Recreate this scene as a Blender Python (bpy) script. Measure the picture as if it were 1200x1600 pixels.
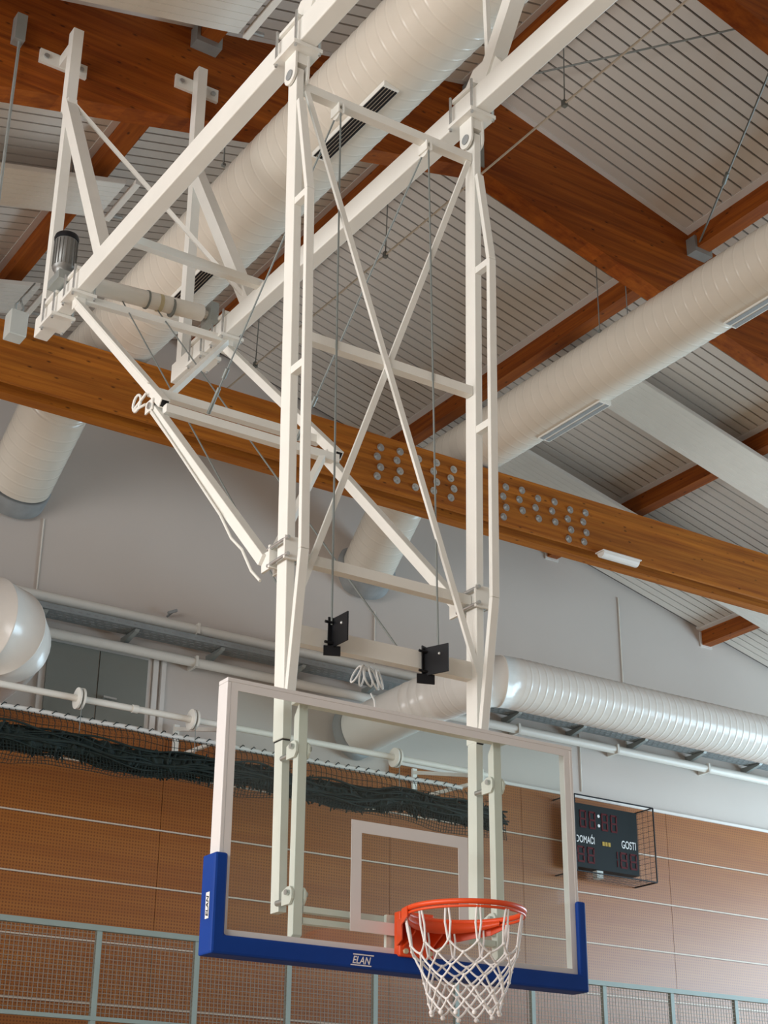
import bpy, bmesh, math, random
from mathutils import Vector, Matrix
random.seed(7)
scene = bpy.context.scene
for o in list(bpy.data.objects):
    bpy.data.objects.remove(o, do_unlink=True)
C = scene.collection

# ------------------------------------------------------------------ camera
cam_data = bpy.data.cameras.new('camera')
cam = bpy.data.objects.new('camera', cam_data)
C.objects.link(cam)
CAM_R = [[0.834699, -0.550656, 0.007405], [0.233284, 0.341374, -0.910518], [0.498854, 0.761736, 0.413404]]
CAM_T = [-3.71673, -5.45237, 1.91974]
right, down, fwd = [Vector(r) for r in CAM_R]
m = Matrix.Identity(4)
for i in range(3):
    m[i][0] = right[i]; m[i][1] = -down[i]; m[i][2] = -fwd[i]; m[i][3] = CAM_T[i]
cam.matrix_world = m
cam_data.sensor_fit = 'HORIZONTAL'
cam_data.sensor_width = 36.0
cam_data.lens = 36.0 * 2462.416 / 1200.0
cam_data.clip_end = 300
scene.camera = cam

# ------------------------------------------------------------------ light, exposure
scene.view_settings.view_transform = 'Standard'
scene.view_settings.look = 'None'
scene.view_settings.gamma = 1.0
scene.view_settings.exposure = 0.0
scene.view_settings.use_curve_mapping = False
world = bpy.data.worlds.new('world'); scene.world = world
world.use_nodes = True
wb = world.node_tree.nodes['Background']
wb.inputs['Color'].default_value = (0.75, 0.87, 1.0, 1)
wb.inputs['Strength'].default_value = 1.0

def area(name, loc, rot, sx, sy, power, col):
    l = bpy.data.lights.new(name, 'AREA'); l.shape = 'RECTANGLE'; l.size = sx; l.size_y = sy
    l.energy = power; l.color = col
    o = bpy.data.objects.new(name, l); C.objects.link(o); o.location = loc; o.rotation_euler = rot
    return o
# daylight through the long window bands of the two side walls
area('window_daylight', (-13.1, -1.2, 4.6), (0, math.radians(-90), 0), 4.0, 20, 2080, (1.0, 0.985, 0.96))
area('window_daylight', (17.1, 3.2, 4.7), (0, math.radians(90), 0), 4.2, 11.5, 1980, (0.60, 0.84, 1.0))
scene.cycles.max_bounces = 7
scene.cycles.diffuse_bounces = 4
scene.cycles.glossy_bounces = 2

# ------------------------------------------------------------------ materials
MATS = {}
def new_mat(name):
    mt = bpy.data.materials.new(name); mt.use_nodes = True
    nt = mt.node_tree
    return mt, nt, nt.nodes['Principled BSDF']
def plain(name, col, rough=0.5, metal=0.0, noise=0.04, spec=0.5, scale=6.0):
    mt, nt, b = new_mat(name)
    tc = nt.nodes.new('ShaderNodeTexCoord'); n = nt.nodes.new('ShaderNodeTexNoise')
    n.inputs['Scale'].default_value = scale; n.inputs['Detail'].default_value = 4
    nt.links.new(tc.outputs['Object'], n.inputs['Vector'])
    r = nt.nodes.new('ShaderNodeValToRGB')
    r.color_ramp.elements[0].position = 0.3; r.color_ramp.elements[1].position = 0.7
    r.color_ramp.elements[0].color = tuple(max(0, c * (1 - noise)) for c in col) + (1,)
    r.color_ramp.elements[1].color = tuple(min(1, c * (1 + noise)) for c in col) + (1,)
    nt.links.new(n.outputs['Fac'], r.inputs['Fac']); nt.links.new(r.outputs['Color'], b.inputs['Base Color'])
    b.inputs['Roughness'].default_value = rough; b.inputs['Metallic'].default_value = metal
    b.inputs['Specular IOR Level'].default_value = spec
    MATS[name] = mt
    return mt
def glulam(name, axis, dark, light):
    mt, nt, b = new_mat(name)
    L = nt.links.new
    tc = nt.nodes.new('ShaderNodeTexCoord')
    mp = nt.nodes.new('ShaderNodeMapping'); L(tc.outputs['Object'], mp.inputs['Vector'])
    s = [9.0, 9.0, 16.0]; s[axis] = 0.55
    mp.inputs['Scale'].default_value = s
    n = nt.nodes.new('ShaderNodeTexNoise'); n.inputs['Scale'].default_value = 1.6; n.inputs['Detail'].default_value = 7
    n.inputs['Roughness'].default_value = 0.62
    L(mp.outputs['Vector'], n.inputs['Vector'])
    r = nt.nodes.new('ShaderNodeValToRGB')
    r.color_ramp.elements[0].position = 0.28; r.color_ramp.elements[0].color = dark + (1,)
    r.color_ramp.elements[1].position = 0.72; r.color_ramp.elements[1].color = light + (1,)
    L(n.outputs['Fac'], r.inputs['Fac'])
    # lamella tone: every 4 cm layer has a tone of its own
    sx = nt.nodes.new('ShaderNodeSeparateXYZ'); L(tc.outputs['Object'], sx.inputs['Vector'])
    mul = nt.nodes.new('ShaderNodeMath'); mul.operation = 'MULTIPLY'; mul.inputs[1].default_value = 22.0
    L(sx.outputs['Z'], mul.inputs[0])
    fl = nt.nodes.new('ShaderNodeMath'); fl.operation = 'FLOOR'; L(mul.outputs[0], fl.inputs[0])
    wn = nt.nodes.new('ShaderNodeTexWhiteNoise'); wn.noise_dimensions = '1D'; L(fl.outputs[0], wn.inputs['W'])
    mr = nt.nodes.new('ShaderNodeMapRange'); mr.inputs['To Min'].default_value = 0.84; mr.inputs['To Max'].default_value = 1.12
    L(wn.outputs['Value'], mr.inputs['Value'])
    mx = nt.nodes.new('ShaderNodeMix'); mx.data_type = 'RGBA'; mx.blend_type = 'MULTIPLY'; mx.inputs['Factor'].default_value = 1
    L(r.outputs['Color'], mx.inputs['A']); L(mr.outputs['Result'], mx.inputs['B'])
    # knots
    mp2 = nt.nodes.new('ShaderNodeMapping'); L(tc.outputs['Object'], mp2.inputs['Vector'])
    s2 = [9.0, 9.0, 13.0]; s2[axis] = 5.0; mp2.inputs['Scale'].default_value = s2
    v = nt.nodes.new('ShaderNodeTexVoronoi'); v.inputs['Scale'].default_value = 1.0
    L(mp2.outputs['Vector'], v.inputs['Vector'])
    kr = nt.nodes.new('ShaderNodeValToRGB')
    kr.color_ramp.elements[0].position = 0.05; kr.color_ramp.elements[0].color = (0.22, 0.2, 0.2, 1)
    kr.color_ramp.elements[1].position = 0.15; kr.color_ramp.elements[1].color = (1, 1, 1, 1)
    L(v.outputs['Distance'], kr.inputs['Fac'])
    mx2 = nt.nodes.new('ShaderNodeMix'); mx2.data_type = 'RGBA'; mx2.blend_type = 'MULTIPLY'; mx2.inputs['Factor'].default_value = 0.9
    L(mx.outputs['Result'], mx2.inputs['A']); L(kr.outputs['Color'], mx2.inputs['B'])
    L(mx2.outputs['Result'], b.inputs['Base Color'])
    b.inputs['Roughness'].default_value = 0.6; b.inputs['Specular IOR Level'].default_value = 0.25
    MATS[name] = mt
def perforated(name, dark, light, hole):
    """wood-veneer acoustic board with a square grid of drilled holes"""
    mt, nt, b = new_mat(name); L = nt.links.new
    tc = nt.nodes.new('ShaderNodeTexCoord'); geo = nt.nodes.new('ShaderNodeNewGeometry')
    mp = nt.nodes.new('ShaderNodeMapping'); L(geo.outputs['Position'], mp.inputs['Vector'])
    mp.inputs['Scale'].default_value = (0.5, 1, 7)
    n = nt.nodes.new('ShaderNodeTexNoise'); n.inputs['Scale'].default_value = 1.3; n.inputs['Detail'].default_value = 6
    L(mp.outputs['Vector'], n.inputs['Vector'])
    r = nt.nodes.new('ShaderNodeValToRGB')
    r.color_ramp.elements[0].position = 0.25; r.color_ramp.elements[0].color = dark + (1,)
    r.color_ramp.elements[1].position = 0.75; r.color_ramp.elements[1].color = light + (1,)
    L(n.outputs['Fac'], r.inputs['Fac'])
    sc = nt.nodes.new('ShaderNodeVectorMath'); sc.operation = 'SCALE'; sc.inputs['Scale'].default_value = 1 / 0.033
    L(geo.outputs['Position'], sc.inputs[0])
    fr = nt.nodes.new('ShaderNodeVectorMath'); fr.operation = 'FRACTION'; L(sc.outputs['Vector'], fr.inputs[0])
    sub = nt.nodes.new('ShaderNodeVectorMath'); sub.operation = 'SUBTRACT'; sub.inputs[1].default_value = (.5, .5, .5)
    L(fr.outputs['Vector'], sub.inputs[0])
    mm = nt.nodes.new('ShaderNodeVectorMath'); mm.operation = 'MULTIPLY'; mm.inputs[1].default_value = (1, 0, 1)
    L(sub.outputs['Vector'], mm.inputs[0])
    ln = nt.nodes.new('ShaderNodeVectorMath'); ln.operation = 'LENGTH'; L(mm.outputs['Vector'], ln.inputs[0])
    st = nt.nodes.new('ShaderNodeMapRange'); st.inputs['From Min'].default_value = 0.24; st.inputs['From Max'].default_value = 0.32
    st.inputs['To Min'].default_value = 1.0; st.inputs['To Max'].default_value = 0.0
    L(ln.outputs['Value'], st.inputs['Value'])
    mx = nt.nodes.new('ShaderNodeMix'); mx.data_type = 'RGBA'
    L(st.outputs['Result'], mx.inputs['Factor']); L(r.outputs['Color'], mx.inputs['A']); mx.inputs['B'].default_value = hole + (1,)
    L(mx.outputs['Result'], b.inputs['Base Color']); b.inputs['Roughness'].default_value = 0.36; b.inputs['Specular IOR Level'].default_value = 0.55
    MATS[name] = mt

plain('cream_paint', (0.80, 0.785, 0.73), 0.38, noise=0.02)
plain('duct_white', (0.74, 0.715, 0.67), 0.22, noise=0.02)
plain('duct_paint', (0.68, 0.62, 0.53), 0.25, noise=0.02)
plain('plank_white', (0.62, 0.56, 0.50), 0.5, noise=0.03, scale=2)
plain('gap_dark', (0.13, 0.115, 0.11), 0.9)
plain('trim_white', (0.70, 0.66, 0.62), 0.5, noise=0.02)
plain('plaster', (0.56, 0.50, 0.455), 0.85, noise=0.03, scale=0.7)
plain('panel_white', (0.72, 0.69, 0.63), 0.4, noise=0.02)
plain('steel', (0.36, 0.39, 0.38), 0.45, metal=0.5, noise=0.1)
plain('zinc', (0.55, 0.57, 0.57), 0.35, metal=0.8, noise=0.1, scale=30)
plain('gasket_grey', (0.27, 0.28, 0.28), 0.75, noise=0.12)
plain('cable_grey', (0.22, 0.24, 0.23), 0.5, metal=0.3)
plain('black_steel', (0.010, 0.010, 0.012), 0.5, spec=0.25)
plain('motor_grey', (0.22, 0.22, 0.21), 0.35, metal=0.4)
plain('pad_blue', (0.004, 0.043, 0.26), 0.6, noise=0.06, spec=0.2)
plain('rim_orange', (0.78, 0.075, 0.012), 0.38, noise=0.03)
plain('board_white', (0.71, 0.685, 0.67), 0.45, noise=0.01)
plain('net_white', (0.78, 0.75, 0.73), 0.8)
plain('net_green', (0.006, 0.016, 0.014), 0.85, noise=0.3, scale=20)
plain('rope_white', (0.70, 0.70, 0.68), 0.8)
plain('door_green', (0.20, 0.205, 0.18), 0.5, noise=0.02)
plain('rail_green', (0.27, 0.33, 0.31), 0.5, noise=0.03)
plain('mesh_grey', (0.24, 0.21, 0.17), 0.6)
plain('score_black', (0.010, 0.014, 0.015), 0.5, spec=0.15)
plain('strip_beige', (0.56, 0.46, 0.37), 0.5)
plain('segment_red', (0.085, 0.006, 0.008), 0.5, spec=0.15)
plain('letter_white', (0.75, 0.75, 0.75), 0.5)
plain('lamp_yellow', (0.42, 0.26, 0.01), 0.5)
plain('box_grey', (0.55, 0.58, 0.55), 0.5)
plain('floor_wood', (0.46, 0.32, 0.20), 0.35, noise=0.12, scale=3)
plain('side_wall', (0.62, 0.58, 0.54), 0.8, noise=0.03, scale=1)
plain('tape_ochre', (0.55, 0.48, 0.30), 0.6)
plain('tray_steel', (0.30, 0.33, 0.34), 0.5, metal=0.5, noise=0.08)
glulam('glulam_x', 0, (0.18, 0.033, 0.002), (0.40, 0.105, 0.008))
glulam('glulam_tie', 0, (0.21, 0.052, 0.004), (0.44, 0.148, 0.014))
glulam('glulam_y', 1, (0.18, 0.033, 0.002), (0.40, 0.105, 0.008))
perforated('perforated_wood', (0.27, 0.080, 0.010), (0.34, 0.120, 0.020), (0.18, 0.050, 0.007))
# clear board glass: tinted transmission and a Fresnel reflection
mt = bpy.data.materials.new('board_glass'); mt.use_nodes = True
nt = mt.node_tree; nt.nodes.clear()
out = nt.nodes.new('ShaderNodeOutputMaterial'); tr = nt.nodes.new('ShaderNodeBsdfTransparent'); gl = nt.nodes.new('ShaderNodeBsdfGlossy')
mxs = nt.nodes.new('ShaderNodeMixShader')
lw = nt.nodes.new('ShaderNodeLayerWeight'); lw.inputs['Blend'].default_value = 0.5
pw = nt.nodes.new('ShaderNodeMath'); pw.operation = 'POWER'; pw.inputs[1].default_value = 5.0
ma = nt.nodes.new('ShaderNodeMath'); ma.operation = 'MULTIPLY_ADD'; ma.inputs[1].default_value = 0.96; ma.inputs[2].default_value = 0.04
tr.inputs['Color'].default_value = (0.955, 0.99, 0.975, 1); gl.inputs['Roughness'].default_value = 0.02
nt.links.new(lw.outputs['Facing'], pw.inputs[0]); nt.links.new(pw.outputs[0], ma.inputs[0]); nt.links.new(ma.outputs[0], mxs.inputs[0])
nt.links.new(tr.outputs[0], mxs.inputs[1]); nt.links.new(gl.outputs[0], mxs.inputs[2])
nt.links.new(mxs.outputs[0], out.inputs['Surface']); MATS['board_glass'] = mt

# ------------------------------------------------------------------ helpers
WL = {}            # object name -> world position of its origin
def wl(o): return WL[o.name] if o is not None else Vector((0, 0, 0))
class MB:
    def __init__(self): self.v = []; self.f = []; self.s = []
    def add(self, vs, fs, smooth=False):
        k = len(self.v); self.v += [Vector(a) for a in vs]
        for f in fs: self.f.append([i + k for i in f]); self.s.append(smooth)
        return self
    def box(self, lo, hi):
        x0, y0, z0 = lo; x1, y1, z1 = hi
        return self.add([(x0,y0,z0),(x1,y0,z0),(x1,y1,z0),(x0,y1,z0),(x0,y0,z1),(x1,y0,z1),(x1,y1,z1),(x0,y1,z1)],
                 [(0,3,2,1),(4,5,6,7),(0,1,5,4),(1,2,6,5),(2,3,7,6),(3,0,4,7)])
    def bar(self, a, b, w, h=None, ref=(0, 0, 1)):
        """box-section bar from a to b; h along ref (as far as it is square to the bar), w across"""
        h = w if h is None else h
        a = Vector(a); b = Vector(b); d = (b - a).normalized(); r = Vector(ref)
        if abs(d.dot(r)) > 0.97: r = Vector((0, 1, 0))
        s = d.cross(r).normalized(); u = s.cross(d).normalized()
        vs = []
        for p in (a, b):
            for i, j in ((-1,-1),(1,-1),(1,1),(-1,1)): vs.append(p + s * (i * w / 2) + u * (j * h / 2))
        return self.add(vs, [(0,3,2,1),(4,5,6,7),(0,1,5,4),(1,2,6,5),(2,3,7,6),(3,0,4,7)])
    def cyl(self, a, b, r, n=12, r2=None):
        a = Vector(a); b = Vector(b); d = (b - a).normalized(); r2 = r if r2 is None else r2
        s = d.orthogonal().normalized(); u = d.cross(s)
        vs = []
        for p, q in ((a, r), (b, r2)):
            for i in range(n):
                t = 2 * math.pi * i / n; vs.append(p + (s * math.cos(t) + u * math.sin(t)) * q)
        self.add(vs, [(i, (i + 1) % n, n + (i + 1) % n, n + i) for i in range(n)], True)
        return self.add(vs, [tuple(range(n - 1, -1, -1)), tuple(range(n, 2 * n))])
    def rings(self, rings, n=32, caps=True):
        """rings: (centre, axis, radius) or None for a hard seam; swept skin with a parallel-transported frame"""
        s = None; strips = [[]]; last = None
        for q in rings:
            if q is None:
                strips.append([strips[-1][-1][:]]); continue
            c, d, r = q
            d = Vector(d).normalized()
            if s is None: s = d.orthogonal().normalized()
            s = (s - d * s.dot(d)).normalized(); u = d.cross(s)
            strips[-1].append([Vector(c) + (s * math.cos(2*math.pi*i/n) + u * math.sin(2*math.pi*i/n)) * r for i in range(n)])
        for pts in strips:
            vs = [p for ring in pts for p in ring]; fs = []
            for k in range(len(pts) - 1):
                for i in range(n): fs.append((k*n+i, k*n+(i+1) % n, (k+1)*n+(i+1) % n, (k+1)*n+i))
            self.add(vs, fs, True)
        a_, b_ = strips[0][0], strips[-1][-1]
        if caps: self.add(a_ + b_, [tuple(range(n-1, -1, -1)), tuple(range(n, 2*n))])
        return self
    def wire(self, pts, r, n=6):
        pts = [Vector(p) for p in pts]; rg = []
        for i, p in enumerate(pts):
            d = (pts[min(i+1, len(pts)-1)] - pts[max(i-1, 0)]); rg.append((p, d, r))
        return self.rings(rg, n)
    def prism(self, poly, axis, a, b):
        """poly in the two other axes (in xyz order), extruded along axis from a to b"""
        def mk(q, t):
            c = list(q); c.insert(axis, t); return c
        n = len(poly)
        area2 = sum(poly[i][0]*poly[(i+1) % n][1] - poly[(i+1) % n][0]*poly[i][1] for i in range(n))
        sgn = area2 * (-1 if axis == 1 else 1)
        vs = [mk(q, a) for q in poly] + [mk(q, b) for q in poly]
        fs = [tuple(range(n-1, -1, -1)), tuple(range(n, 2*n))] + [(i, (i+1) % n, n+(i+1) % n, n+i) for i in range(n)]
        if sgn < 0: fs = [tuple(reversed(f)) for f in fs]
        return self.add(vs, fs)
    def ball(self, c, r, n=6):
        rg = []
        for i in range(1, n):
            t = math.pi * i / n; rg.append((Vector(c) + Vector((0, 0, -r*math.cos(t))), (0, 0, 1), r*math.sin(t)))
        return self.rings(rg, 8)
    def build(self, name, mat, parent=None, bevel=0, origin=None, **props):
        c = Vector(origin) if origin is not None else sum(self.v, Vector()) / len(self.v)
        me = bpy.data.meshes.new(name)
        me.from_pydata([tuple(v - c) for v in self.v], [], self.f)
        me.polygons.foreach_set('use_smooth', self.s); me.update()
        me.materials.append(MATS[mat])
        return link(name, me, c, parent, bevel, **props)
def link(name, me, c, parent=None, bevel=0, **props):
    o = bpy.data.objects.new(name, me); C.objects.link(o)
    o.location = Vector(c) - wl(parent)
    if parent is not None: o.parent = parent
    WL[o.name] = Vector(c)
    if bevel:
        bm_ = o.modifiers.new('bevel', 'BEVEL'); bm_.width = bevel; bm_.segments = 2; bm_.limit_method = 'ANGLE'
    for k, v in props.items(): o[k] = v
    return o
def thing(name, loc, label, category, group=None):
    o = bpy.data.objects.new(name, None); C.objects.link(o); o.location = loc; WL[o.name] = Vector(loc)
    o.empty_display_size = 0.1
    o['label'] = label; o['category'] = category
    if group: o['group'] = group
    return o
def struct(name, mb, mat, **p): return mb.build(name, mat, kind='structure', **p)
def text(name, s, mat, parent, origin, ux, uz, height, depth=0.002, shear=0.0, align='LEFT', squash=1.0, bold=0.0):
    """flat raised lettering: ux reading direction, uz up; height of a capital"""
    cu = bpy.data.curves.new(name, 'FONT'); cu.body = s; cu.size = 1.0; cu.shear = shear; cu.align_x = align
    cu.extrude = 0.0; cu.offset = bold
    to = bpy.data.objects.new(name, cu); C.objects.link(to)
    bpy.context.view_layer.update()
    me0 = bpy.data.meshes.new_from_object(to.evaluated_get(bpy.context.evaluated_depsgraph_get()))
    bpy.data.objects.remove(to, do_unlink=True)
    k = height / 0.72
    ux = Vector(ux).normalized(); uz = Vector(uz).normalized(); nrm = ux.cross(uz)
    mb = MB()
    mb.add([Vector(origin) + ux * (v.co.x * k * squash) + uz * (v.co.y * k) + nrm * depth for v in me0.vertices],
           [tuple(p.vertices) for p in me0.polygons])
    return mb.build(name, mat, parent)

# ------------------------------------------------------------------ the hall shell
X0, SL, ZR = 3.4, 0.25, 11.6            # ridge x, roof slope, ridge height of the board ceiling
YW = 9.55                               # end wall
def zc(x): return ZR - SL * abs(x - X0)
def zb(x): return 10.68 - SL * abs(x - X0)   # underside of the rafters
XL, XR, YF = -13.0, 17.0, -20.0
struct('floor', MB().box((XL-.3, YF-.3, -.2), (XR+.3, YW+.3, 0)), 'floor_wood')
wb_ = MB().prism([(XL-.3, 0), (XR+.3, 0), (XR+.3, zc(XR)+.3), (X0, ZR+.3), (XL-.3, zc(XL)+.3)], 1, YW, YW+.3)
wall_back = struct('wall_back', wb_, 'plaster')
wf = MB().prism([(XL-.3, 0), (XR+.3, 0), (XR+.3, zc(XR)+.3), (X0, ZR+.3), (XL-.3, zc(XL)+.3)], 1, YF-.3, YF)
struct('wall_front', wf, 'side_wall')
for nm, x0, x1 in (('wall_left', XL-.3, XL), ('wall_right', XR, XR+.3)):
    w = MB().box((x0, YF, 0), (x1, YW, 2.7)); w.box((x0, YF, 7.1), (x1, YW, zc(XL)+.4))
    for y in (YF, 8.9): w.box((x0, y, 2.7), (x1, y+.65, 7.1))
    y = YF + 3.2
    while y < 8.5: w.box((x0, y-.06, 2.7), (x1, y+.06, 7.1)); y += 2.6
    struct(nm, w, 'side_wall')

PX = [-13.0, -7.5, -4.8, -2.1, 0.6, 3.35, 6.08, 8.78, 11.52, 14.2, 17.0]       # purlin lines
PW, PD = 0.16, 0.19
BAYS = [(-1.65, 1.0), (1.2, 3.9), (4.1, YW)]
def roof_slab(name, xa, xb):
    mb = MB(); t = 0.03
    mb.add([(xa, YF, zc(xa)+t), (xb, YF, zc(xb)+t), (xb, YW, zc(xb)+t), (xa, YW, zc(xa)+t),
            (xa, YF, zc(xa)+.3), (xb, YF, zc(xb)+.3), (xb, YW, zc(xb)+.3), (xa, YW, zc(xa)+.3)],
           [(0,3,2,1),(4,5,6,7),(0,1,5,4),(1,2,6,5),(2,3,7,6),(3,0,4,7)])
    return struct(name, mb, 'gap_dark')
ceil_l = roof_slab('ceiling', XL, X0)
ceil_r = roof_slab('ceiling', X0, XR)
# plain white boarding where the camera does not look
for par, xa, xb in ((ceil_l, XL, X0), (ceil_r, X0, XR)):
    mb = MB()
    mb.add([(xa, YF, zc(xa)), (xb, YF, zc(xb)), (xb, -1.7, zc(xb)), (xa, -1.7, zc(xa)), (xa, YF, zc(xa)+.03), (xb, YF, zc(xb)+.03), (xb, -1.7, zc(xb)+.03), (xa, -1.7, zc(xa)+.03)],
           [(0,3,2,1),(4,5,6,7),(0,1,5,4),(1,2,6,5),(2,3,7,6),(3,0,4,7)])
    mb.build('plain_boarding', 'plank_white', par)
# ceiling planks, one by one
PITCH, GAP = 0.1305, 0.021
plank_mesh = {}
def plank(par, xa, xb, y):
    key = (round(xb - xa, 3), xa >= X0 - .1)
    a = Vector((xa, y, zc(xa))); b = Vector((xb, y, zc(xb)))
    c = (a + b) / 2
    if key not in plank_mesh:
        mb = MB(); w = (PITCH - GAP) / 2; t = Vector((0, 0, .02))
        A, B = a - c, b - c
        W = Vector((0, w, 0))
        vs = [A - W, B - W, B + W, A + W, A - W + t, B - W + t, B + W + t, A + W + t]
        mb.add(vs, [(0,3,2,1),(4,5,6,7),(0,1,5,4),(1,2,6,5),(2,3,7,6),(3,0,4,7)])
        me = bpy.data.meshes.new('ceiling_plank'); me.from_pydata([tuple(v) for v in mb.v], [], mb.f); me.materials.append(MATS['plank_white'])
        plank_mesh[key] = me
    link('ceiling_plank', plank_mesh[key], c, par)
for i in range(len(PX) - 1):
    xa, xb = PX[i], PX[i+1]
    mid = (xa + xb) / 2; par = ceil_l if mid < X0 else ceil_r
    for (ya, yb) in BAYS:
        # only what can come into view gets single planks, the rest one plain sheet of boarding
        seen = (-2.2 < mid < 13 and yb > 5) or (0 < mid < 9 and ya > 1) or (5 < mid < 8 and False)
        m_ = PW / 2 + 0.075
        if not seen:
            mb = MB(); mb.add([(xa+m_, ya, zc(xa+m_)), (xb-m_, ya, zc(xb-m_)), (xb-m_, yb, zc(xb-m_)), (xa+m_, yb, zc(xa+m_)),
                               (xa+m_, ya, zc(xa+m_)+.025), (xb-m_, ya, zc(xb-m_)+.025), (xb-m_, yb, zc(xb-m_)+.025), (xa+m_, yb, zc(xa+m_)+.025)],
                              [(0,3,2,1),(4,5,6,7),(0,1,5,4),(1,2,6,5),(2,3,7,6),(3,0,4,7)])
            mb.build('plain_boarding', 'plank_white', par); continue
        n = int((yb - ya) / PITCH); y0 = ya + ((yb - ya) - n * PITCH) / 2 + PITCH / 2
        for k in range(n): plank(par, xa + m_, xb - m_, y0 + k * PITCH)
# white edge trims along the purlins
for i, x in enumerate(PX[1:-1]):
    for s in (-1, 1):
        xa = x + s * PW / 2; xb = x + s * (PW / 2 + .075)
        lo, hi = min(xa, xb), max(xa, xb)
        for ya, yb in BAYS:
            mb = MB(); mb.add([(lo, ya, zc(lo)-.006), (hi, ya, zc(hi)-.006), (hi, yb, zc(hi)-.006), (lo, yb, zc(lo)-.006), (lo, ya, zc(lo)+.03), (hi, ya, zc(hi)+.03), (hi, yb, zc(hi)+.03), (lo, yb, zc(lo)+.03)],
                              [(0,3,2,1),(4,5,6,7),(0,1,5,4),(1,2,6,5),(2,3,7,6),(3,0,4,7)])
            mb.build('edge_trim', 'trim_white', ceil_l if x < X0 else ceil_r)
    if True: pass
# purlins
bayname = ['over the nearest bay', 'between the two upper rafters', 'running on to the end wall']
side = ['far left', 'outer left', 'left', 'left of the ridge', 'along the ridge', 'first right of the ridge', 'second right of the ridge', 'third right of the ridge', 'far right']
for i, x in enumerate(PX[1:-1]):
    for k, (ya, yb) in enumerate(BAYS):
        if k == 0 or (k == 1 and not (0 < x < 9.5)) or x < 0 or x > 13: continue
        top = zc(x) + .02; sgn = -1 if x > X0 else 1
        lo, hi = x - PW/2, x + PW/2
        mb = MB().prism([(lo, zc(x)-PD), (hi, zc(x)-PD), (hi, top), (lo, top)], 1, ya, yb)
        mb.build('purlin', 'glulam_y', None, label='brown timber purlin %s, %s' % (side[i], bayname[k]), category='beam', group='roof purlins')
        # pale frame at the end wall
        if k == 2:
            f = MB()
            f.box((lo-.03, YW-.02, zc(x)-PD-.03), (hi+.03, YW-.002, zc(x)-PD)); f.box((lo-.03, YW-.02, zc(x)-PD), (lo, YW-.002, zc(x))); f.box((hi, YW-.02, zc(x)-PD), (hi+.03, YW-.002, zc(x)))
            f.build('edge_trim', 'trim_white', wall_back)
# glulam rafters (gabled), two members each
def rafter(y0, label):
    t = thing('roof_rafter', (X0, y0 + .1, zb(X0)), label, 'beam', 'glulam roof rafters')
    for s in (-1, 1):
        xe = XL if s < 0 else XR
        poly = [(X0, zb(X0)), (xe, zb(xe)), (xe, zc(xe)+.02), (X0, zc(X0)+.02)]
        MB().prism(poly, 1, y0, y0 + .2).build('rafter_member', 'glulam_x', t)
    for s in (-1, 1):
        xe = XL if s < 0 else XR
        for ya, yb in ((y0 - .055, y0), (y0 + .2, y0 + .255)):
            poly = [(X0, zc(X0)-.008), (xe, zc(xe)-.008), (xe, zc(xe)+.03), (X0, zc(X0)+.03)]
            MB().prism(poly, 1, ya, yb).build('edge_trim', 'trim_white', t)
    # steel straps and purlin shoes
    MB().box((X0-.075, y0-.014, zb(X0)+.02), (X0+.06, y0-.002, zc(X0)-.1)).build('ridge_plate', 'steel', t)
    for x in PX[3:9]:
        mb = MB().box((x-PW/2-.035, y0-.12, zc(x)-PD-.05), (x+PW/2+.035, y0-.001, zc(x)-PD))
        mb.box((x-PW/2-.035, y0-.12, zc(x)-PD), (x-PW/2-.004, y0-.001, zc(x)-.06)); mb.box((x+PW/2+.004, y0-.12, zc(x)-PD), (x+PW/2+.035, y0-.001, zc(x)-.06))
        mb.build('purlin_shoe', 'steel', t)
    return t
rafter(1.0, 'gabled glulam rafter nearest the camera, cut off by the top edge')
raf = rafter(3.9, 'gabled glulam rafter with its ridge above the right-hand post')
# straight tie beam of two plies
tb = thing('tie_beam', (4, 6.8, 8.77), 'long straight glulam tie beam with bolt groups crossing below the roof', 'beam')
MB().box((XL, 6.65, 8.735), (XR, 6.69, 9.34)).build('beam_ply', 'glulam_tie', tb)
MB().box((XL, 6.86, 8.735), (XR, 7.0, 9.34)).build('beam_ply', 'glulam_tie', tb)
MB().box((XL, 6.69, 8.90), (XR, 6.86, 9.33)).build('beam_filler', 'glulam_tie', tb)
bolt_mesh = None
def bolt(x, z):
    global bolt_mesh
    c = Vector((x, 6.65, z))
    if bolt_mesh is None:
        mb = MB().cyl((0, 0, 0), (0, -.008, 0), .042, 14); mb.cyl((0, -.008, 0), (0, -.03, 0), .022, 6)
        bolt_mesh = bpy.data.meshes.new('bolt'); bolt_mesh.from_pydata([tuple(v) for v in mb.v], [], mb.f); bolt_mesh.materials.append(MATS['zinc'])
    link('bolt', bolt_mesh, c, tb)
for k, x in enumerate((4.14, 4.38, 4.61, 4.84, 5.06)):
    for j in range(4):
        if k == 2 and j in (1, 2): continue
        bolt(x + (.02 if j % 2 == 0 else -.02), 9.20 - .112 * j + (.02 if k % 2 else 0))
for k, x in enumerate((5.75, 5.97, 6.19, 6.42, 6.64, 6.86)):
    for j in range(3 + (k in (0, 4, 5))):
        bolt(x + (.02 if j % 2 == 0 else -.02), 9.18 - .12 * j + (.02 if k % 2 else 0) - .02 * (k // 2))

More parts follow.
